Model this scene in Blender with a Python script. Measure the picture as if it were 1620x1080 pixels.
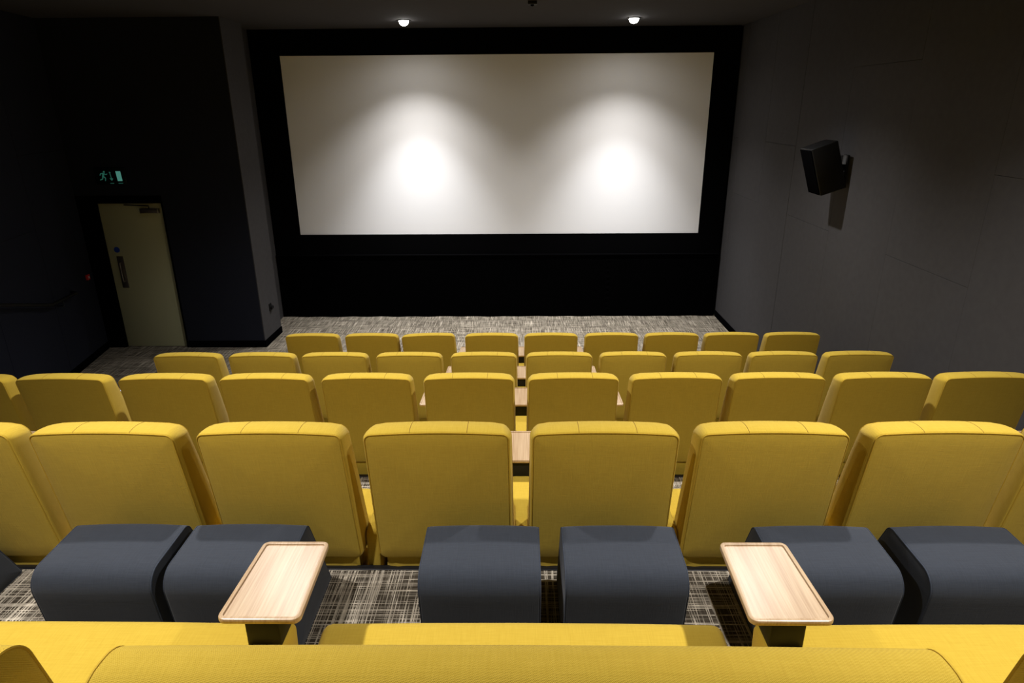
import bpy, bmesh, math, random
from mathutils import Vector, Matrix
random.seed(4)
S = bpy.context.scene
C = S.collection
for o in list(bpy.data.objects): bpy.data.objects.remove(o)

# ------------------------------------------------------------------ camera
H = 3.245                        # eye height above the front floor
PITCH, YAW, ROLL, FPX = math.radians(19.834), math.radians(0.846), math.radians(-0.429), 1032.0
cam_data = bpy.data.cameras.new('camera'); cam = bpy.data.objects.new('camera', cam_data); C.objects.link(cam)
cam_data.sensor_width = 36.0; cam_data.lens = FPX * 36.0 / 1620.0; cam_data.clip_start = 0.05
cp, sp = math.cos(PITCH), math.sin(PITCH); c, s = math.cos(ROLL), math.sin(ROLL)
f_ = Vector((0, cp, -sp)); r_ = Vector((1, 0, 0)); u_ = Vector((0, sp, cp))
r2 = c * r_ + s * u_; u2 = -s * r_ + c * u_
Z = Matrix.Rotation(YAW, 3, 'Z')
m3 = Matrix((Z @ r2, Z @ u2, -(Z @ f_))).transposed()
cam.matrix_world = Matrix.Translation((0, 0, H)) @ m3.to_4x4()
S.camera = cam
S.view_settings.view_transform = 'Standard'; S.view_settings.look = 'None'
S.view_settings.gamma = 1; S.view_settings.use_curve_mapping = False
S.view_settings.exposure = 0.0

# ------------------------------------------------------------------ world and the downlights' beams
w = bpy.data.worlds.new('world'); S.world = w; w.use_nodes = True
w.node_tree.nodes['Background'].inputs[0].default_value = (0, 0, 0, 1)
CEIL = 4.30
def beam(x, y, watts, angle=118, blend=0.55, size=0.045, col=(1, .965, .94), tilt=0.0):
    l = bpy.data.lights.new('downlight_beam', 'SPOT'); l.energy = watts; l.spot_size = math.radians(angle)
    l.spot_blend = blend; l.shadow_soft_size = size; l.color = col
    o = bpy.data.objects.new('downlight_beam', l); C.objects.link(o); o.location = (x, y, CEIL - .085)
    o.rotation_euler = (tilt, 0, 0)
    return o
SCREEN_LIGHTS = [(-1.51, 9.34), (1.46, 9.30)]
GRID = SCREEN_LIGHTS + [(x, y) for y in (6.42, 3.53, 1.10) for x in (-1.5, 1.46)]
for x, y in GRID:                # each fitting: a main beam and its weaker wide spill
    scr_l = y > 9
    beam(x, y, 260 if scr_l else 320 if y < 2 else 365, 106 if scr_l else 119, 1.0)
    if scr_l: beam(x, y, 600, 72, 1.0, col=(.98, .98, 1))      # extra narrow beam added at both screen downlights to brighten the lower screen
    beam(x, y, 14, 160, 0.6)

# ------------------------------------------------------------------ materials
def mat(name):
    m = bpy.data.materials.new(name); m.use_nodes = True
    nt = m.node_tree; b = nt.nodes['Principled BSDF']
    return m, nt, b
def N(nt, t, **k):
    n = nt.nodes.new(t)
    for a, v in k.items(): setattr(n, a, v)
    return n
def plain(name, col, rough=.6, metal=0.0, emit=None, es=0.0, spec=.5):
    m, nt, b = mat(name)
    b.inputs['Base Color'].default_value = (*col, 1); b.inputs['Roughness'].default_value = rough
    b.inputs['Metallic'].default_value = metal; b.inputs['Specular IOR Level'].default_value = spec
    if emit: b.inputs['Emission Color'].default_value = (*emit, 1); b.inputs['Emission Strength'].default_value = es
    else:
        tc = N(nt, 'ShaderNodeTexCoord'); n = N(nt, 'ShaderNodeTexNoise'); n.inputs['Scale'].default_value = 35
        nt.links.new(tc.outputs['Object'], n.inputs['Vector'])
        r = N(nt, 'ShaderNodeMapRange'); r.inputs[3].default_value = max(rough - .06, 0); r.inputs[4].default_value = min(rough + .06, 1)
        nt.links.new(n.outputs[0], r.inputs[0]); nt.links.new(r.outputs[0], b.inputs['Roughness'])
    return m
def fabric(name, dark, light, thread=.0026, bump=.5, sheen=.0, streak=1.0, twill=False, wv_amt=.12):
    """woven cloth: thread relief, short thread-to-thread colour streaks both ways"""
    m, nt, b = mat(name); L = nt.links.new
    tc = N(nt, 'ShaderNodeTexCoord'); sx = N(nt, 'ShaderNodeSeparateXYZ'); L(tc.outputs['Object'], sx.inputs[0])
    add = N(nt, 'ShaderNodeMath', operation='ADD'); L(sx.outputs[1], add.inputs[0]); L(sx.outputs[2], add.inputs[1])
    k = 2 * math.pi / thread
    def wv(src, kk, ph=None):
        mu = N(nt, 'ShaderNodeMath', operation='MULTIPLY'); mu.inputs[1].default_value = kk; L(src, mu.inputs[0])
        si = N(nt, 'ShaderNodeMath', operation='SINE')
        if ph: a2 = N(nt, 'ShaderNodeMath', operation='ADD'); L(mu.outputs[0], a2.inputs[0]); L(ph, a2.inputs[1]); L(a2.outputs[0], si.inputs[0])
        else: L(mu.outputs[0], si.inputs[0])
        return si.outputs[0]
    a = wv(sx.outputs[0], k); bb = wv(add.outputs[0], k)
    if twill:
        mu = N(nt, 'ShaderNodeMath', operation='MULTIPLY'); mu.inputs[1].default_value = k * .5; L(sx.outputs[0], mu.inputs[0])
        bb = wv(add.outputs[0], k, mu.outputs[0])
    mul = N(nt, 'ShaderNodeMath', operation='MULTIPLY'); L(a, mul.inputs[0]); L(bb, mul.inputs[1])
    def noise(sc):
        mp = N(nt, 'ShaderNodeMapping'); mp.inputs['Scale'].default_value = sc; L(tc.outputs['Object'], mp.inputs[0])
        n = N(nt, 'ShaderNodeTexNoise'); n.inputs['Scale'].default_value = 1; n.inputs['Detail'].default_value = 2; L(mp.outputs[0], n.inputs[0]); return n.outputs[0]
    n1 = noise((18, 420, 420)); n2 = noise((420, 18, 18)); n3 = noise((3, 3, 3))
    av = N(nt, 'ShaderNodeMath', operation='ADD'); L(n1, av.inputs[0]); L(n2, av.inputs[1])
    fac = N(nt, 'ShaderNodeMath', operation='MULTIPLY_ADD'); L(mul.outputs[0], fac.inputs[0]); fac.inputs[1].default_value = wv_amt; L(av.outputs[0], fac.inputs[2])
    fac2 = N(nt, 'ShaderNodeMath', operation='MULTIPLY_ADD'); L(n3, fac2.inputs[0]); fac2.inputs[1].default_value = .35; L(fac.outputs[0], fac2.inputs[2])
    mr = N(nt, 'ShaderNodeMapRange'); L(fac2.outputs[0], mr.inputs[0]); mr.inputs[1].default_value = 1.175 - .45 / streak; mr.inputs[2].default_value = 1.175 + .45 / streak
    mx = N(nt, 'ShaderNodeMix', data_type='RGBA'); L(mr.outputs[0], mx.inputs[0]); mx.inputs[6].default_value = (*dark, 1); mx.inputs[7].default_value = (*light, 1)
    L(mx.outputs[2], b.inputs['Base Color'])
    bp = N(nt, 'ShaderNodeBump'); bp.inputs['Strength'].default_value = bump; bp.inputs['Distance'].default_value = .0006; L(fac.outputs[0], bp.inputs['Height']); L(bp.outputs[0], b.inputs['Normal'])
    b.inputs['Roughness'].default_value = .92; b.inputs['Specular IOR Level'].default_value = .15
    b.inputs['Sheen Weight'].default_value = sheen; b.inputs['Sheen Roughness'].default_value = .5
    return m
def carpet(name):
    m, nt, b = mat(name); L = nt.links.new
    tc = N(nt, 'ShaderNodeTexCoord')
    def lines(sc, off, lo, hi):
        mp = N(nt, 'ShaderNodeMapping'); mp.inputs['Scale'].default_value = sc; mp.inputs['Location'].default_value = off; L(tc.outputs['Object'], mp.inputs[0])
        n = N(nt, 'ShaderNodeTexNoise'); n.inputs['Scale'].default_value = 1; n.inputs['Detail'].default_value = 1.5; n.inputs['Roughness'].default_value = .6
        L(mp.outputs[0], n.inputs[0])
        r = N(nt, 'ShaderNodeMapRange'); r.interpolation_type = 'SMOOTHSTEP'; r.inputs[1].default_value = lo; r.inputs[2].default_value = hi; L(n.outputs[0], r.inputs[0]); return r.outputs[0]
    a = lines((195, 3, 3), (3, 1, 0), .50, .60); c2 = lines((3, 195, 3), (9, 4, 0), .51, .61)
    g = lines((60, 2.5, 2.5), (2, 7, 0), .45, .7); g2 = lines((2.5, 60, 2.5), (5, 3, 0), .45, .7)
    mxx = N(nt, 'ShaderNodeMath', operation='MAXIMUM'); L(a, mxx.inputs[0]); L(c2, mxx.inputs[1])
    ad = N(nt, 'ShaderNodeMath', operation='ADD'); L(g, ad.inputs[0]); L(g2, ad.inputs[1])
    md = N(nt, 'ShaderNodeMath', operation='MULTIPLY_ADD'); L(ad.outputs[0], md.inputs[0]); md.inputs[1].default_value = .3; md.inputs[2].default_value = .5
    fm = N(nt, 'ShaderNodeMath', operation='MULTIPLY'); L(mxx.outputs[0], fm.inputs[0]); L(md.outputs[0], fm.inputs[1])
    mx = N(nt, 'ShaderNodeMix', data_type='RGBA'); L(fm.outputs[0], mx.inputs[0]); mx.inputs[6].default_value = (.05, .04, .028, 1); mx.inputs[7].default_value = (.60, .53, .42, 1)
    L(mx.outputs[2], b.inputs['Base Color']); b.inputs['Roughness'].default_value = .95; b.inputs['Specular IOR Level'].default_value = .1
    bp = N(nt, 'ShaderNodeBump'); bp.inputs['Strength'].default_value = .6; bp.inputs['Distance'].default_value = .002; L(fm.outputs[0], bp.inputs['Height']); L(bp.outputs[0], b.inputs['Normal'])
    return m
def wood(name):
    m, nt, b = mat(name); L = nt.links.new
    tc = N(nt, 'ShaderNodeTexCoord'); oi = N(nt, 'ShaderNodeObjectInfo')
    sh = N(nt, 'ShaderNodeVectorMath', operation='ADD'); cm = N(nt, 'ShaderNodeCombineXYZ')
    mu = N(nt, 'ShaderNodeMath', operation='MULTIPLY'); mu.inputs[1].default_value = 7; L(oi.outputs['Random'], mu.inputs[0]); L(mu.outputs[0], cm.inputs[0]); L(mu.outputs[0], cm.inputs[1])
    L(tc.outputs['Object'], sh.inputs[0]); L(cm.outputs[0], sh.inputs[1])
    def n(sc, d=3):
        mp = N(nt, 'ShaderNodeMapping'); mp.inputs['Scale'].default_value = sc; L(sh.outputs[0], mp.inputs[0])
        q = N(nt, 'ShaderNodeTexNoise'); q.inputs['Scale'].default_value = 1; q.inputs['Detail'].default_value = d; L(mp.outputs[0], q.inputs[0]); return q.outputs[0]
    a = n((260, 5, 60)); g = n((28, 2.2, 10), 4)
    ad = N(nt, 'ShaderNodeMath', operation='ADD'); L(a, ad.inputs[0]); L(g, ad.inputs[1])
    mr = N(nt, 'ShaderNodeMapRange'); mr.inputs[1].default_value = .75; mr.inputs[2].default_value = 1.25; L(ad.outputs[0], mr.inputs[0])
    mx = N(nt, 'ShaderNodeMix', data_type='RGBA'); L(mr.outputs[0], mx.inputs[0]); mx.inputs[6].default_value = (.36, .235, .13, 1); mx.inputs[7].default_value = (.52, .38, .235, 1)
    L(mx.outputs[2], b.inputs['Base Color']); b.inputs['Roughness'].default_value = .32
    bp = N(nt, 'ShaderNodeBump'); bp.inputs['Strength'].default_value = .15; bp.inputs['Distance'].default_value = .0004; L(a, bp.inputs['Height']); L(bp.outputs[0], b.inputs['Normal'])
    return m
YEL = ((.450, .303, .028), (.530, .366, .043))
M_yel = fabric('mustard_fabric', *YEL, thread=.0028, bump=.6, sheen=.08)
M_twill = fabric('mustard_twill', *YEL, thread=.0040, bump=1.0, sheen=.08, twill=True, wv_amt=.42)
M_pipe = fabric('mustard_piping', (.45, .29, .03), (.52, .34, .04), thread=.0028, bump=.3)
M_seam = plain('seam_thread', (.26, .15, .012), .9)
M_navy = fabric('navy_fabric', (.027, .032, .042), (.037, .044, .058), thread=.0028, bump=.5, sheen=.12)
M_navypipe = fabric('navy_piping', (.03, .036, .05), (.05, .06, .08), thread=.0028, bump=.3)
M_carpet = carpet('crosshatch_carpet')
M_wood = wood('pale_oak')
M_grey = fabric('grey_wall_fabric', (.050, .048, .050), (.066, .064, .066), thread=.004, bump=.4, streak=.8)
M_dark = fabric('navy_wall_fabric', (.014, .016, .026), (.020, .023, .036), thread=.004, bump=.4, streak=.8)
M_gap = plain('joint_black', (.006, .006, .006), .9)
M_black = plain('black_serge', (.0022, .0022, .0025), 1.0, spec=.0)
M_blackpl = plain('black_plastic', (.005, .005, .005), .5, spec=.25)
M_blackmt = plain('black_metal', (.02, .02, .022), .35, .6)
M_ceil = plain('charcoal_ceiling', (.060, .057, .058), .95, spec=.1)
M_screen = plain('screen_white', (.88, .88, .885), .9, spec=.1)
M_door = plain('cream_paint', (.52, .53, .33), .5)
M_steel = plain('brushed_steel', (.35, .31, .26), .35, .9)
M_blue = plain('blue_sign', (.01, .06, .45), .5)
M_white = plain('white_paint', (.8, .8, .8), .5)
M_red = plain('red_plastic', (.6, .02, .02), .4)
M_lamp = plain('lamp_lens', (1, 1, 1), .5, emit=(1, .97, .92), es=30)
M_led = plain('blue_white_led', (1, 1, 1), .5, emit=(.62, .78, 1), es=.75)
M_exitg = plain('exit_green', (.1, .5, .4), .5, emit=(.10, .55, .42), es=.10)
M_exitdk = plain('exit_panel_dark', (.003, .010, .009), .4)
M_exitw = plain('exit_light', (.3, .8, .7), .5, emit=(.16, .62, .52), es=.26)

# ------------------------------------------------------------------ mesh helpers
def link(name, me, m, parent=None, smooth=True):
    o = bpy.data.objects.new(name, me); C.objects.link(o)
    if m: me.materials.clear(); me.materials.append(m)
    if smooth:
        for p in me.polygons: p.use_smooth = True
    if parent: o.parent = parent
    return o
def finish(bm, name, m, parent=None, smooth=True, sharp=40):
    bmesh.ops.recalc_face_normals(bm, faces=bm.faces)
    me = bpy.data.meshes.new(name); bm.to_mesh(me); bm.free()
    o = link(name, me, m, parent, smooth)
    if smooth: me.set_sharp_from_angle(angle=math.radians(sharp))
    return o
def tag(o, label=None, cat=None, group=None, kind=None):
    if label: o['label'] = label
    if cat: o['category'] = cat
    if group: o['group'] = group
    if kind: o['kind'] = kind
    return o
def empty(name, loc=(0, 0, 0), rz=0):
    o = bpy.data.objects.new(name, None); C.objects.link(o); o.location = loc; o.rotation_euler = (0, 0, rz); o.empty_display_size = .1
    return o
def rpoly(pts, seg=6):
    """pts: (a, b, radius) counter-clockwise corners -> rounded loop of (a,b)"""
    out = []; n = len(pts)
    for i in range(n):
        p = Vector(pts[i][:2]); r = pts[i][2]; q = Vector(pts[i - 1][:2]); t = Vector(pts[(i + 1) % n][:2])
        d1 = (q - p).normalized(); d2 = (t - p).normalized(); ang = d1.angle(d2)
        if r <= 1e-6: out.append(p); continue
        k = r / math.tan(ang / 2); ce = p + (d1 + d2).normalized() * (r / math.sin(ang / 2))
        a0 = (p + d1 * k) - ce; a1 = (p + d2 * k) - ce
        th = a0.angle(a1); sg = 1 if a0.x * a1.y - a0.y * a1.x > 0 else -1
        for j in range(seg + 1):
            x = sg * th * j / seg; cs, sn = math.cos(x), math.sin(x)
            out.append(ce + Vector((a0.x * cs - a0.y * sn, a0.x * sn + a0.y * cs)))
    return out
def densify(loop, step):
    out = []
    for i, p in enumerate(loop):
        q = loop[(i + 1) % len(loop)]; n = max(1, int((q - p).length / step))
        for j in range(n): out.append(p.lerp(q, j / n))
    return out
def inset(loop, d):
    out = []; n = len(loop)
    for i in range(n):
        a = (loop[i] - loop[i - 1]).normalized(); b = (loop[(i + 1) % n] - loop[i]).normalized()
        t = (a + b).normalized(); nrm = Vector((-t.y, t.x)); k = max(.5, t.dot(b))
        out.append(loop[i] + nrm * (d / k))
    return out
def edge_layers(h, b, bulge=0.0, seg=3, rb=None):
    """(height, inset) pairs for a thickness h with rolled edges of radius b, sides bulging in the middle"""
    L = []
    for j in range(seg + 1):
        a = math.pi / 2 * j / seg; L.append((-h / 2 + b * (1 - math.sin(a)), b * (1 - math.cos(a))))
    L = L[::-1]                               # from outer ring at face (inset b) ... to side
    L = [(-h / 2 + b * (1 - math.cos(math.pi / 2 * j / seg)), b * (1 - math.sin(math.pi / 2 * j / seg))) for j in range(seg + 1)]
    mid = [((-1 + 2 * t) * (h / 2 - b), 0) for t in (.25, .5, .75)]
    T = L + mid + [(-z, i) for z, i in L[::-1]]
    return [(z, i - bulge * max(0, 1 - (z / (h / 2)) ** 2)) for z, i in T]
def slab(loop, layers, put, cap_bulge=(0, 0), rings=(.82, .5, .18), bm=None):
    """loft: stack insets of a loop; put(a,b,h)->Vector. Caps are domed by rings towards the centroid"""
    bm = bm or bmesh.new(); n = len(loop); ctr = sum(loop, Vector((0, 0))) / n
    R = []
    for h, i in layers: R.append([bm.verts.new(put(p.x, p.y, h)) for p in inset(loop, i)])
    for a, b in zip(R, R[1:]):
        for k in range(n): bm.faces.new((a[k], a[(k + 1) % n], b[(k + 1) % n], b[k]))
    for end, sgn in ((0, -1), (-1, 1)):
        h, i = layers[end]; base = inset(loop, i); prev = R[end]
        for f in rings:
            hh = h + sgn * cap_bulge[0 if end == 0 else 1] * (1 - f ** 2)
            cur = [bm.verts.new(put(*(ctr + (p - ctr) * f), hh)) for p in base]
            for k in range(n): bm.faces.new((prev[k], prev[(k + 1) % n], cur[(k + 1) % n], cur[k]))
            prev = cur
        bm.faces.new(prev)
    return bm
def tube(path, r, name, m, parent=None, seg=6, closed=False):
    bm = bmesh.new(); R = []; n = len(path)
    up = None
    for i, p in enumerate(path):
        a = path[i - 1] if (i or closed) else p; b = path[(i + 1) % n] if (i < n - 1 or closed) else p
        t = (b - a).normalized()
        ref = Vector((0, 0, 1)) if abs(t.z) < .9 else Vector((0, 1, 0))
        if up is None: u = t.cross(ref).normalized()
        else: u = (up - t * up.dot(t)).normalized()
        up = u; v = t.cross(u)
        R.append([bm.verts.new(p + (u * math.cos(2 * math.pi * j / seg) + v * math.sin(2 * math.pi * j / seg)) * r) for j in range(seg)])
    pairs = list(zip(R, R[1:])) + ([(R[-1], R[0])] if closed else [])
    for a, b in pairs:
        for k in range(seg): bm.faces.new((a[k], a[(k + 1) % seg], b[(k + 1) % seg], b[k]))
    if not closed: bm.faces.new(R[0]); bm.faces.new(R[-1])
    return finish(bm, name, m, parent)
def bx(bm, x0, x1, y0, y1, z0, z1, bev=0.0):
    vs = [bm.verts.new((x, y, z)) for z in (z0, z1) for y in (y0, y1) for x in (x0, x1)]
    fs = [bm.faces.new([vs[i] for i in q]) for q in ((0, 2, 3, 1), (4, 5, 7, 6), (0, 1, 5, 4), (2, 6, 7, 3), (0, 4, 6, 2), (1, 3, 7, 5))]
    if bev:
        es = list({e for f in fs for e in f.edges}); bmesh.ops.bevel(bm, geom=es, offset=bev, segments=2, affect='EDGES', profile=.5)
    return bm
def box(name, m, x0, x1, y0, y1, z0, z1, parent=None, bev=0.0):
    return finish(bx(bmesh.new(), x0, x1, y0, y1, z0, z1, bev), name, m, parent, smooth=bev > 0, sharp=50)
def lathe(name, m, prof, parent=None, seg=24, axis='Z', loc=(0, 0, 0)):
    bm = bmesh.new(); R = []
    for r, z in prof:
        R.append([bm.verts.new((r * math.cos(2 * math.pi * j / seg), r * math.sin(2 * math.pi * j / seg), z)) for j in range(seg)])
    for a, b in zip(R, R[1:]):
        for k in range(seg): bm.faces.new((a[k], a[(k + 1) % seg], b[(k + 1) % seg], b[k]))
    bm.faces.new(R[0]); bm.faces.new(R[-1])
    mt = {'Z': Matrix(), 'Y': Matrix.Rotation(math.pi / 2, 4, 'X'), 'X': Matrix.Rotation(math.pi / 2, 4, 'Y')}[axis]
    bmesh.ops.transform(bm, matrix=Matrix.Translation(loc) @ mt, verts=bm.verts)
    return finish(bm, name, m, parent)
def copy_tree(o, parent=None):
    q = o.copy(); C.objects.link(q); q.parent = parent
    for ch in list(o.children): copy_tree(ch, q)
    return q

# ------------------------------------------------------------------ the setting
RW = 3.17                                       # right wall plane
def LW(y): return -4.38 - .18 * y               # left wall, splayed
SCR = 10.24; DW = 8.79; BACK = -3.2
st = lambda o: tag(o, kind='structure')
def prism(name, m, poly, z0, z1, parent=None):
    bm = bmesh.new(); a = [bm.verts.new((x, y, z0)) for x, y in poly]; b = [bm.verts.new((x, y, z1)) for x, y in poly]
    n = len(poly); bm.faces.new(a[::-1]); bm.faces.new(b)
    for k in range(n): bm.faces.new((a[k], a[(k + 1) % n], b[(k + 1) % n], b[k]))
    return finish(bm, name, m, parent, smooth=False)
st(box('floor', M_carpet, -6.6, RW + .2, 6.0, 10.6, -.1, 0))
TIERS = [(.28, 6.26), (.67, 4.99), (1.07, 3.56), (1.48, 2.188)]
prev = BACK - .1
for i, (z, ye) in enumerate(TIERS):
    yb = (TIERS[i + 1][1] - .05) if i < 3 else BACK - .1
    zb = TIERS[i - 1][0] - .3 if i else -.05
    o = prism('floor_platform', M_carpet, [(LW(yb), yb), (RW, yb), (RW, ye), (LW(ye), ye)], min(zb, z - .45) if i else -.05, z)
    st(o)
    n = box('nosing', M_blackmt, LW(ye) + .01, RW - .01, ye - .022, ye + .006, z - .03, z + .004, None, .002)
    n.name = 'trim_platform_edge'; st(n)
# half steps of the left aisle, each with a lit nosing strip
AX = -3.72
for k, (z, y0, y1) in enumerate(((.135, 6.2, 6.96), (.27, 6.0, 6.40), (.465, 4.9, 5.60), (.865, 3.5, 4.25), (1.275, 2.1, 2.85))):
    o = st(prism('floor_aisle_step', M_carpet, [(LW(y0), y0), (AX, y0), (AX, y1), (LW(y1), y1)], 0 if k < 2 else z - .25, z))
    if k < 3:
        t = prism('nosing_light', M_led, [(LW(y1) + .04, y1 + .001), (AX - .05, y1 + .001), (AX - .05, y1 - .028), (LW(y1) + .04, y1 - .028)], z + .001, z + .006, o)
# ceiling
st(box('ceiling', M_ceil, -6.6, RW + .2, BACK - .1, 10.6, CEIL, CEIL + .15))
# right wall: black backing with fabric panels standing proud
rw = st(box('wall_right', M_gap, RW + .012, RW + .2, BACK, 10.6, 0, CEIL))
YJ = [10.24, 9.95, 8.86, 7.87, 6.75, 5.63, 4.52, 3.40, 2.28, 1.16, .04, -1.08, -2.2, BACK]
HJ = {1: 2.01, 3: 2.01, 5: 2.02, 7: 2.00}
HJ2 = {0: 2.8, 2: 2.8, 4: 3.57, 6: 2.78, 8: 2.78}
for k in range(len(YJ) - 1):
    y1, y0 = YJ[k], YJ[k + 1]
    cuts = [0.0, (2.01 if k % 2 else (3.57 if k == 4 else 2.79)), CEIL]
    for z0, z1 in zip(cuts, cuts[1:]):
        g = .001; off = random.uniform(-.0025, .0015)
        bm = bx(bmesh.new(), RW + off, RW + .012, y0 + g, y1 - g, z0 + (g if z0 else 0), z1 - g, 0)
        es = [e for e in bm.edges if all(v.co.x < RW + .006 for v in e.verts)]
        bmesh.ops.bevel(bm, geom=es, offset=.0015, segments=1, affect='EDGES')
        finish(bm, 'wall_panel', M_grey, rw, smooth=False)
st(box('baseboard_right', M_black, RW - .014, RW - .004, 6.3, 10.2, 0, .10))
# left wall (splayed)
lw = st(prism('wall_left', M_gap, [(LW(BACK) - .008, BACK), (LW(DW) - .008, DW), (LW(DW) - .3, DW), (LW(BACK) - .3, BACK)], 0, CEIL))
dy = [DW, 7.67, 6.55, 5.43, 4.31, 3.19, 2.07, .95, -.17, -1.29, BACK]
for k in range(len(dy) - 1):
    y1, y0 = dy[k] - .002, dy[k + 1] + .002
    cuts = [0.0, (1.9 if k % 2 else 2.75), CEIL]
    for z0, z1 in zip(cuts, cuts[1:]):
        prism('wall_panel', M_dark, [(LW(y0), y0), (LW(y1), y1), (LW(y1) - .008, y1), (LW(y0) - .008, y0)], z0 + (.002 if z0 else 0), z1 - .002, lw)
st(prism('baseboard_left', M_black, [(LW(6.98) + .013, 6.98), (LW(DW - .03) + .013, DW - .03), (LW(DW - .03) + .003, DW - .03), (LW(6.98) + .003, 6.98)], 0, .10))
st(box('wall_back', M_dark, -6.6, RW + .2, BACK - .2, BACK, 0, CEIL))
# the wall with the door: opening x -5.70..-4.82, z 0..2.05, black frame around
DL, DR, DT = -5.70, -4.825, 2.05
FLx, FRx, FT = -5.94, -4.80, 2.155
COLX, COLY = -3.69, 9.45
bm = bmesh.new()
bx(bm, FRx, COLX, DW, COLY, 0, CEIL)
bx(bm, -6.5, FRx, DW, DW + .3, FT, CEIL)
st(finish(bm, 'wall_doorway', M_dark, smooth=False))
# side face of the projecting wall, grey fabric like the right wall
cs = st(box('wall_return', M_grey, COLX, COLX + .012, DW, COLY, 0, CEIL))
st(box('wall_recess', M_grey, -4.2, -3.92, COLY, 10.4, 0, CEIL))
st(box('baseboard_doorway', M_black, FRx + .02, COLX + .016, DW - .012, DW - .001, 0, .10))
st(box('baseboard_return', M_black, COLX + .013, COLX + .022, DW - .012, COLY, 0, .10))
bm = bmesh.new()
bx(bm, FLx - .6, DL - .004, DW - .005, DW + .12, 0, FT - .001); bx(bm, DL - .004, DR + .004, DW - .005, DW + .12, DT + .004, FT - .001); bx(bm, DR + .004, FRx - .001, DW - .005, DW + .12, 0, FT - .001)
bx(bm, FLx - .6, FRx, DW + .13, DW + .3, 0, FT - .001)
st(finish(bm, 'trim_door_frame', M_black, smooth=False))
door = st(box('door_1', M_door, DL, DR, DW + .035, DW + .08, .006, DT, None, .002))
box('kick_seam', M_seam, DL + .02, DL + .024, DW + .033, DW + .036, .02, DT - .02, door) if False else None
pp = finish(bx(bmesh.new(), DL + .105, DL + .195, DW + .029, DW + .034, .88, 1.33, .002), 'push_plate', M_steel, door)
tube([Vector((DL + .15, DW + .03, .97)), Vector((DL + .15, DW + .0, .97)), Vector((DL + .15, DW + .0, 1.24)), Vector((DL + .15, DW + .03, 1.24))], .009, 'pull_handle', M_steel, pp, 8)
lathe('fire_door_disc', M_blue, [(.036, 0), (.04, .001), (.04, .003)], door, 24, 'Y', (DL + .13, DW + .034, 1.42))
cl = box('door_closer', M_steel, DR - .29, DR - .04, DW - .028, DW + .033, 1.925, 1.985, door, .006)
tube([Vector((DR - .17, DW - .0, 1.985)), Vector((DR - .17, DW - .0, 2.02)), Vector((DR - .50, DW - .0, 2.035))], .008, 'closer_arm', M_blackmt, cl, 6)
for z in (.25, 1.05, 1.80): lathe('hinge', M_steel, [(.007, 0), (.007, .1)], door, 10, 'Z', (DR - .004, DW + .03, z))

# the wall behind the screen, black serge everywhere, lower drape standing slightly proud
st(box('wall_screen', M_black, -4.2, RW + .2, SCR + .12, 10.6, 0, CEIL))
mask = empty('screen_surround', (-.35, SCR, 0))
tag(mask, 'matt black masking surround framing the cinema screen down to the carpet', 'screen surround')
def local(o, root): o.location = -Vector(root.location); o.parent = root; return o
SX0, SX1, SZ0, SZ1 = -3.49, 2.785, 1.35, 3.95
for nm, a in (('side_mask', (-3.915, SX0 - .004, SCR, SCR + .06, 1.03, CEIL)), ('side_mask', (SX1 + .004, RW - .03, SCR, SCR + .06, 1.03, CEIL)),
              ('top_mask', (SX0 - .004, SX1 + .004, SCR, SCR + .06, SZ1 + .004, CEIL)), ('bottom_mask', (SX0 - .004, SX1 + .004, SCR, SCR + .06, 1.03, SZ0 - .004))):
    local(box(nm, M_black, *a), mask)
# lower drape: shallow random folds
bm = bmesh.new(); n = 160; x0, x1 = -3.905, RW - .035; top = []; bot = []
for i in range(n + 1):
    x = x0 + (x1 - x0) * i / n; yy = SCR - .035 + .010 * math.sin(i * .55) + .006 * math.sin(i * .21 + 1)
    top.append(bm.verts.new((x, SCR - .03, 1.02))); bot.append(bm.verts.new((x, yy, .012 + .006 * math.sin(i * .13))))
for i in range(n): bm.faces.new((bot[i], bot[i + 1], top[i + 1], top[i]))
ext = bmesh.ops.solidify(bm, geom=bm.faces[:], thickness=.006)
local(finish(bm, 'lower_drape', M_black), mask)
local(box('ledge', M_black, x0, x1, SCR - .05, SCR, 1.015, 1.035, None, .003), mask)
scr = box('projection_screen', M_screen, SX0, SX1, SCR + .02, SCR + .035, SZ0, SZ1)
tag(scr, 'large blank white widescreen projection screen lit by two ceiling downlights', 'screen')

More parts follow.
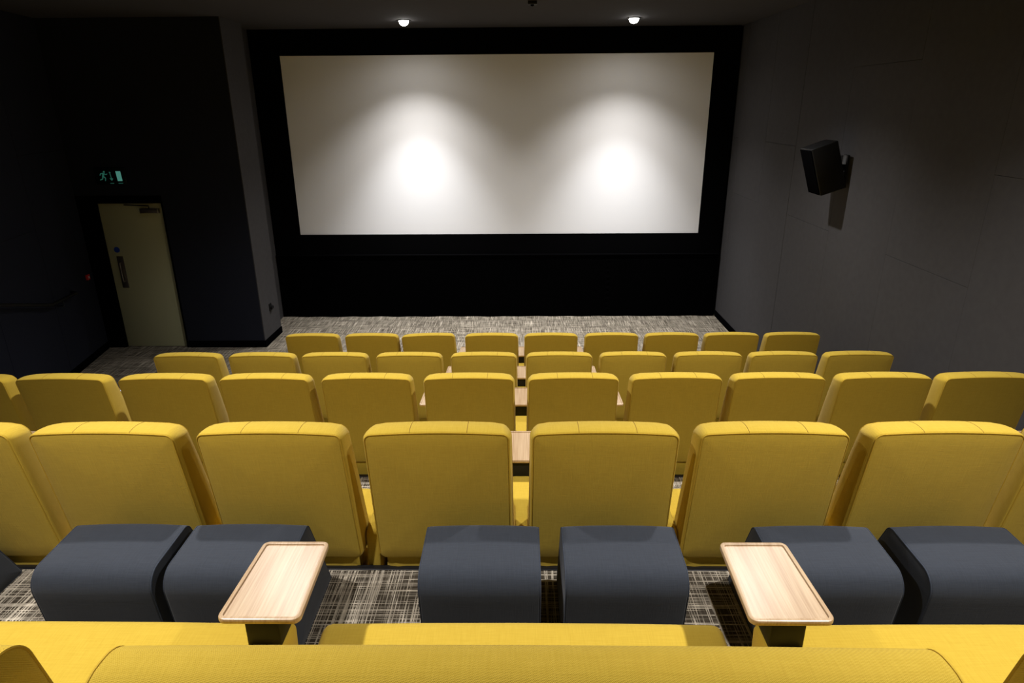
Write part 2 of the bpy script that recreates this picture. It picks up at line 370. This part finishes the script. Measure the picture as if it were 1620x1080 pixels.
# ------------------------------------------------------------------ upholstery profiles
TANR = .178                                     # recline of the backs
def make_back(width, parent, fab, R=.05, z0=.47, z1=1.083, seams=(-.10, .10), wide=1.02, dome=.012):
    """origin: x centre, y of the rear top edge, floor z"""
    hw = width / 2; zc = z1
    loop = rpoly([(-hw * wide, z0, .035), (hw * wide, z0, .035), (hw, z1, R), (-hw, z1, R)], 7)
    loop = densify(loop, .035)
    def put(a, b, hgt):
        t = (zc - b) / (z1 - z0)                 # 0 top .. 1 bottom
        th = .108 + .055 * t
        y = (hgt / .135 + .5) * th
        zz = b + (dome * (1 - (a / hw) ** 2) if t < .15 else 0) * (1 - t / .15 if t < .15 else 0)
        f = hgt / .135 + .5; cf = min(1, max(0, (abs(a) - (hw - .055)) / .055))
        if t < .2: zz -= .016 * cf * cf * f * (1 - t / .2)
        return Vector((a, y + (zc - b) * TANR, zz - y * .08 * max(0, 1 - t * 3)))
    lay = edge_layers(.135, .010, .008, 3)
    bm = slab(loop, lay, put, (.006, .02))
    o = finish(bm, 'backrest', fab, parent, sharp=60)
    # piping, rear and front, up one side over the top and down the other
    pts = [p for p in loop]
    def rail(hgt, ins):
        L = inset(loop, ins)
        L2 = [(p, q) for p, q in zip(loop, L) if p.y > z0 + .025]
        # rotate so the run starts at the lower left
        i0 = next(i for i in range(len(loop)) if loop[i].y <= z0 + .025 and loop[(i + 1) % len(loop)].y > z0 + .025)
        seq = []
        for j in range(1, len(loop)):
            p = loop[(i0 + j) % len(loop)]
            if p.y <= z0 + .025: break
            q = L[(i0 + j) % len(loop)]; seq.append(put(q.x, q.y, hgt))
        return seq
    tube(rail(-.0665, .0028), .0021, 'piping', M_pipe, o, 6)
    tube(rail(.0665, .0028), .0021, 'piping', M_pipe, o, 6)
    for sx in seams:
        seq = []
        for hgt, ins in lay[1:-1]: seq.append(put(sx, z1 - ins, hgt) + Vector((0, 0, -.0002)))
        tube(seq, .0013, 'seam', M_seam, o, 5)
    return o
def make_seat(width, parent, fab, y0=.15, y1=.69, top=.455, name='seat_cushion'):
    hw = width / 2
    # profile in (y,z), extruded across
    prof = densify(rpoly([(y0, .24, .02), (y1 - .03, .24, .03), (y1, top, .055), (y0, top - .035, .03)], 6), .05)
    lay = edge_layers(width, .022, 0, 3)
    bm = slab(prof, lay, lambda a, b, h: Vector((h, a, b + .006 * (1 - (h / hw) ** 2))), (.003, .003), (.7, .3))
    o = finish(bm, name, fab, parent, sharp=50)
    return o
def make_base(width, parent, fab):
    hw = width / 2
    prof = densify(rpoly([(.105, .0, .01), (.60, .0, .01), (.60, .245, .01), (.14, .245, .01), (.085, .40, .02), (.075, .395, .01)][:4], 4), .08)
    # rear lower panel, narrower than the back, reaching the floor
    bm = bmesh.new()
    lp = densify(rpoly([(-hw, .0, .006), (hw, .0, .006), (hw, .50, .03), (-hw, .50, .03)], 4), .06)
    slab(lp, edge_layers(.09, .012, 0, 2), lambda a, b, h: Vector((a, .178 + h - max(0, b - .41) * TANR, b)), (.003, .003), (.7, .3), bm)
    o = finish(bm, 'lower_back', fab, parent, sharp=60)
    box('plinth', M_blackpl, -hw + .02, hw - .02, .22, .60, .0, .25, parent)
    return o
def make_sofa_back(width, parent, fab):
    hw = width / 2; z0, z1, th = .40, 1.075, .14
    sh = lambda z: (z1 - z) * TANR
    prof = densify(rpoly([(sh(z0), z0, .02), (sh(z0) + th + .03, z0, .02), (th, z1 - .012, .058), (0, z1, .066)], 9), .03)
    P = lambda a, b, h: Vector((h, a, b + .004 * (1 - (h / hw) ** 2)))
    o = finish(slab(prof, edge_layers(width, .008, 0, 3), P, (.008, .008), (.75, .35)), 'backrest', fab, parent, sharp=60)
    for sg in (-1, 1):
        L = inset(prof, .002); tube([P(p.x, p.y, sg * (hw - .002)) for p in L], .0026, 'piping', M_pipe, o, 6, closed=True)
    return o
def make_chair(width=.522, fab=None, sofa=False):
    fab = fab or M_yel
    t = empty('cinema_sofa' if sofa else 'cinema_chair')
    if sofa:
        make_sofa_back(width, t, M_twill)
        make_seat(1.075, t, fab, y1=.85, top=.458)
        make_base(1.02, t, fab)
    else:
        make_back(width, t, fab, R=.026, seams=(-.095, .11), dome=.010)
        make_seat(.505, t, fab)
        make_base(.485, t, fab)
    return t
def make_arm():
    """upholstered arm panel with a black bracket and an oak tray; origin: gap centre, rear top edge of the backs, floor"""
    t = empty('armrest_table')
    prof = densify(rpoly([(.10, .0, .01), (.56, .0, .01), (.60, .575, .03), (.085, .575, .03)], 5), .05)
    bm = slab(prof, edge_layers(.088, .012, 0, 3), lambda a, b, h: Vector((h * (.62 if a < .30 else 1), a, b)), (.002, .002), (.6, .25))
    finish(bm, 'arm_panel', M_yel, t, sharp=50)
    box('bracket', M_blackpl, -.04, .04, .505, .62, .572, .648, t, .004)
    # oak board: outline tapers slightly, raised lip round a sunk panel
    hw0, hw1, y0, y1 = .094, .086, .495, .765
    out = rpoly([(-hw0, y0, .018), (hw0, y0, .018), (hw1, y1, .018), (-hw1, y1, .018)], 5)
    P = lambda a, b, h: Vector((a, b, h))
    zt = .665
    lay = [(zt - .016, .004), (zt - .014, .001), (zt - .011, 0), (zt - .003, 0), (zt - .0008, .001), (zt, .003), (zt, .0085), (zt - .0008, .0095)]
    board = finish(slab(out, lay, P, (0, 0), (.9, .4)), 'tray_board', M_wood, t, sharp=35)
    # shallow routed groove and inner field
    return t
def fix_tray(t):
    pass

# oak board with a routed recess: rebuild as explicit rings so that the inner field is sunk
def tray_board(t):
    hw0, hw1, y0, y1, zt = .097, .088, .49, .775, .668
    out = rpoly([(-hw0, y0, .018), (hw0, y0, .018), (hw1, y1, .018), (-hw1, y1, .018)], 5)
    lay = [(zt - .017, .004), (zt - .014, .001), (zt - .011, 0), (zt - .004, 0), (zt - .0012, .0008), (zt, .003), (zt, .0095), (zt - .0008, .0105), (zt - .0045, .0112), (zt - .0045, .014)]
    bm = slab(out, lay, lambda a, b, h: Vector((a, b, h)), (0, 0), (.9, .4))
    return finish(bm, 'tray_board', M_wood, t, sharp=30)

ROWS = [   # name, rear-top Y, floor z, chair x positions
    ('front row nearest the screen', 6.20, 0.0, [-2.1 + .6 * i for i in range(9)]),
    ('second row from the screen', 4.93, .275, [-2.7 + .6 * i for i in range(10)]),
    ('third row from the screen', 3.54, .668, [-3.3 + .6 * i for i in range(11)]),
    ('fourth row, just beyond the navy footstools', 2.11, 1.067, [-2.1 + .6 * i for i in range(8)]),
]
ORD = ['first', 'second', 'third', 'fourth', 'fifth', 'sixth', 'seventh', 'eighth', 'ninth', 'tenth', 'eleventh']
chair0 = make_chair(); arm0 = make_arm()
for ch in list(arm0.children):
    if ch.name.startswith('tray_board'): bpy.data.objects.remove(ch)
tray_board(arm0)
usedc = useda = False
ARMS = [  # gaps whose armrest tables the photograph can see, by row
    [-1.8, -1.2, -.6, 0, .6, 1.2, 1.8], [-1.2, -.6, 0, .6, 1.2], [-3.0, -1.2, -.6, 0, .6, 1.2, 1.8], [-2.4, -1.8, -1.2, -.6, 0, .6, 1.2, 1.8, 2.4]]
for r, (rn, Y, zf, xs) in enumerate(ROWS):
    n = len(xs)
    for i, x in enumerate(xs):
        x *= 1.005; t = copy_tree(chair0) if usedc else chair0; usedc = True
        jx = random.uniform(-.006, .006); rz = math.radians(random.uniform(-.5, .5))
        ry = -.03 if (r == 0 and i == 2) else 0
        t.location = (x + jx, Y - .05, zf); t.rotation_euler = (0, ry, rz)
        where = 'leftmost' if i == 0 else 'rightmost' if i == n - 1 else ORD[i] + ' from the left'
        extra = {0: ' against the bare carpet', 1: '', 2: '', 3: ''}[r]
        short = ['front row nearest the screen', 'second row from the screen', 'third row from the screen', 'row touching the navy footstools'][r]
        tag(t, 'mustard cinema chair, %s in the %s' % (where, short), 'chair', 'mustard chairs in the %s' % short)
    for x in ARMS[r]:
        t = copy_tree(arm0) if useda else arm0; useda = True
        t.location = (x, Y, zf)
        L = [i for i, q in enumerate(xs) if q < x]; i = len(L)
        rs = ['front row', 'second row', 'third row', 'fourth row'][r]
        if i == 0: lab = 'oak tray on yellow armrest, left of the leftmost chair, %s from screen' % rs
        elif i == n: lab = 'oak tray on yellow armrest, right of the rightmost chair, %s from screen' % rs
        else: lab = 'oak tray armrest between %s and %s chairs from left, %s from screen' % (ORD[i - 1], ORD[i], rs)
        tag(t, lab, 'armrest table', 'oak tray armrests between chairs of the %s' % rs)
# the nearest row: double sofas with footstools
sofa0 = make_chair(1.14, sofa=True)
SOFAS = [(0, 'wide mustard sofa in the bottom centre foreground, back nearest the camera'),
         (-1.285, 'wide mustard sofa at the bottom left, only a dark rounded back corner showing'),
         (1.285, 'wide mustard sofa at the bottom right, seat beside the right oak tray')]
for k, (x, lab) in enumerate(SOFAS):
    t = sofa0 if k == 0 else copy_tree(sofa0)
    if k:                          # the outer sofas' seats run up to their arms
        for ch in t.children:
            if ch.name.startswith('seat'): ch.scale.x = 1.155
    t.location = (x, .585, 1.478); tag(t, lab, 'sofa', 'wide mustard sofas in the nearest row')
for x, lab in ((-.605, 'large oak tray on a yellow arm at lower left, overlapping a navy footstool'), (.615, 'large oak tray on a yellow arm at lower right, overlapping a navy footstool')):
    t = copy_tree(arm0); t.location = (x, .69, 1.478); tag(t, lab, 'armrest table', 'large oak trays of the nearest row')
def make_stool():
    t = empty('footstool')
    # profile leans towards the sofa: near face undercut, far face sloping away to the floor
    prof = densify(rpoly([(-.115, .0, .012), (.285, .0, .012), (.115, .375, .045), (-.165, .365, .065)], 7), .03)
    hw = .197
    lay = edge_layers(2 * hw, .010, .004, 3)
    P = lambda a, b, h: Vector((h, a, b + (.0015 * (1 - (h / hw) ** 2) if b > .2 else 0)))
    bm = slab(prof, lay, P, (.005, .005), (.75, .35))
    body = finish(bm, 'cushion', M_navy, t, sharp=60)
    for sgn in (-1, 1):
        L = inset(prof, .0025)
        tube([P(p.x, p.y, sgn * (hw - .0025)) for p in L], .0022, 'piping', M_navypipe, body, 6, closed=True)
    return t
stool0 = make_stool()
ST = [(-.135, 1.835, 0, 'navy footstool left of the centre pair, in front of the middle of the sofa'),
      (.335, 1.835, 0, 'navy footstool right of the centre pair'),
      (-1.385, 1.84, 0, 'navy footstool at the left, second from the left picture edge, fully in view'),
      (-.955, 1.84, 0, 'navy footstool partly under the left oak tray'),
      (1.01, 1.835, 0, 'navy footstool partly under the right oak tray'),
      (1.485, 1.835, 0, 'navy footstool at the right picture edge, cut off by it'),
      (-2.22, 1.87, 0, 'almost black footstool corner at the left picture edge, in deep shade')]
for k, (x, y, rz, lab) in enumerate(ST):
    t = stool0 if k == 0 else copy_tree(stool0)
    t.location = (x, y, 1.481); t.rotation_euler = (0, 0, rz); tag(t, lab, 'footstool', 'navy footstools before the sofas')

# ------------------------------------------------------------------ fittings
for (x, y), side in zip(SCREEN_LIGHTS, ('left', 'right')):
    t = empty('ceiling_downlight', (x, y, CEIL))
    lathe('trim_ring', M_blackpl, [(.064, -.001), (.088, -.001), (.090, -.008), (.074, -.012), (.064, -.004)], t, 32)
    lathe('lens', M_lamp, [(.062, -.001), (.062, -.02), (.052, -.045), (.034, -.060), (.010, -.066)], t, 24)
    tag(t, 'glowing round recessed ceiling downlight above the %s half of the screen' % side, 'downlight', 'ceiling downlights before the screen')
t = empty('ceiling_sensor', (.13, 7.80, CEIL)); tag(t, 'small black sensor on the ceiling at the top edge of the picture', 'sensor')
box('housing', M_blackpl, -.05, .05, -.045, .045, -.035, -.001, t, .006); lathe('sensor_lens', M_black, [(.02, -.035), (.018, -.045), (.006, -.05)], t, 14)
def speaker(root, sgn):
    """sgn +1: on the right wall facing -X; origin: wall plane point behind the cabinet centre"""
    bm = bmesh.new(); w_, h_, d = .27, .46, .25
    pts = [(-.085, -w_ / 2 + .03), (.125, -w_ / 2 + .0), (.125, w_ / 2), (-.085, w_ / 2 - .03)]
    bm = bx(bmesh.new(), -d / 2, d / 2, -w_ / 2, w_ / 2, -h_ / 2, h_ / 2, .008)
    T = Matrix.Translation((-.215, 0, 0)) @ Matrix.Rotation(math.radians(-19), 4, 'Y')
    bmesh.ops.transform(bm, matrix=T, verts=bm.verts)
    for v in bm.verts: v.co.x *= sgn
    cab = finish(bm, 'cabinet', M_blackpl, root, sharp=50)
    bm = bx(bmesh.new(), -d / 2 - .012, -d / 2 - .001, -w_ / 2 + .012, w_ / 2 - .012, -h_ / 2 + .012, h_ / 2 - .012, .004)
    bmesh.ops.transform(bm, matrix=T, verts=bm.verts)
    for v in bm.verts: v.co.x *= sgn
    finish(bm, 'grille', M_black, cab)
    bm = bx(bmesh.new(), -.014, -.001, -.055, .055, -.14, .12, .003)
    bx(bm, -.11, -.012, -.02, .02, -.03, .03, .004); bx(bm, -.12, -.07, -.035, .035, -.05, .05, .004)
    for v in bm.verts: v.co.x *= sgn
    finish(bm, 'wall_bracket', M_blackmt, root)
t = empty('wall_speaker', (RW - .002, 6.60, 2.66)); speaker(t, 1)
tag(t, 'black box loudspeaker tilted down on a bracket on the right grey panelled wall', 'speaker')
ys = 6.35
t = empty('wall_speaker', (LW(ys) + .002, ys, 2.62)); t.rotation_euler = (0, 0, math.atan(.18)); speaker(t, -1)
tag(t, 'black loudspeaker cut off by the left picture edge on the dark left wall', 'speaker')

# exit sign above the door
t = empty('exit_sign', (-5.41, DW, 2.41)); tag(t, 'dim green running man exit sign above the cream door', 'sign')
box('sign_panel', M_exitdk, -.20, .20, -.022, -.001, -.105, .105, t, .003)
def flat(name, m, polys, depth=-.0245, parent=None, back=-.021):
    bm = bmesh.new()
    for poly in polys:
        a = [bm.verts.new((x, depth, z)) for x, z in poly]; b = [bm.verts.new((x, back, z)) for x, z in poly]; n = len(poly)
        bm.faces.new(a); bm.faces.new(b[::-1])
        for k in range(n): bm.faces.new((a[k], b[k], b[(k + 1) % n], a[(k + 1) % n]))
    return finish(bm, name, m, parent, smooth=False)
def limb(p, q, w0, w1):
    p = Vector(p); q = Vector(q); d = (q - p).normalized(); nn = Vector((-d.y, d.x))
    return [tuple(p + nn * w0), tuple(q + nn * w1), tuple(q - nn * w1), tuple(p - nn * w0)]
man = [[(-.075 + .0125 * math.cos(a * math.pi / 5), .058 + .0125 * math.sin(a * math.pi / 5)) for a in range(10)],
       limb((-.085, .042), (-.100, -.002), .013, .011), limb((-.083, .038), (-.055, .022), .006, .005), limb((-.055, .022), (-.038, .034), .005, .004),
       limb((-.092, .038), (-.125, .036), .006, .005), limb((-.125, .036), (-.137, .012), .005, .004),
       limb((-.098, .0), (-.070, -.020), .008, .006), limb((-.070, -.020), (-.078, -.058), .006, .005),
       limb((-.102, .0), (-.112, -.035), .008, .006), limb((-.112, -.035), (-.145, -.045), .006, .005)]
flat('running_figure', M_exitg, man, parent=t)
flat('arrow', M_exitg, [limb((0, .045), (.008, -.03), .004, .004), [(-.018, -.022), (.032, -.026), (.009, -.058)], limb((-.01, .052), (.01, .048), .008, .006)], parent=t)
flat('doorway_symbol', M_exitw, [[(.078, .066), (.142, .066), (.148, -.060), (.086, -.060)]], parent=t)
flat('sign_edge_glint', M_exitg, [[(-.02, -.092), (.03, -.092), (.03, -.086), (-.02, -.086)], [(.09, -.092), (.15, -.092), (.15, -.086), (.09, -.086)]], parent=t)

# handrail on the left wall
hp = []
for y, z in ((3.6, 2.13), (5.0, 1.75), (6.63, 1.28), (7.44, 1.04), (8.06, 1.02)): hp.append(Vector((LW(y) + .09, y, z)))
t = empty('handrail', (LW(7), 7, 0)); tag(t, 'black handrail running along the dark left wall down the aisle', 'handrail')
local(tube(hp + [Vector((LW(8.1) + .02, 8.1, 1.02))], .021, 'rail', M_blackmt, None, 10), t)
for y, z in ((4.4, 1.87), (6.0, 1.43), (7.7, 1.0)):
    local(tube([Vector((LW(y) + .01, y, z - .05)), Vector((LW(y) + .09, y, z - .05)), Vector((LW(y) + .09, y, z + .02))], .008, 'rail_bracket', M_blackmt, None, 8), t)
# red push button by the door
t = empty('call_button', (LW(8.60) + .001, 8.60, 1.09)); t.rotation_euler = (0, 0, math.atan(.18)); tag(t, 'tiny red break glass call point on the dark wall left of the door', 'call point')
box('case', M_red, 0, .03, -.035, .035, -.035, .035, t, .004); box('button_face', M_white, .0302, .033, -.014, .014, -.014, .014, t)
# key switch / socket on the return wall
t = empty('wall_socket', (COLX + .0125, 9.12, .50)); tag(t, 'small round black wall socket low on the projecting wall beside the screen', 'socket')
box('back_plate', M_blackpl, 0, .012, -.04, .04, -.055, .055, t, .003)
lathe('socket_barrel', M_blackmt, [(.03, 0), (.03, .03), (.022, .036), (.01, .036)], t, 20, 'X', (.012, 0, 0))
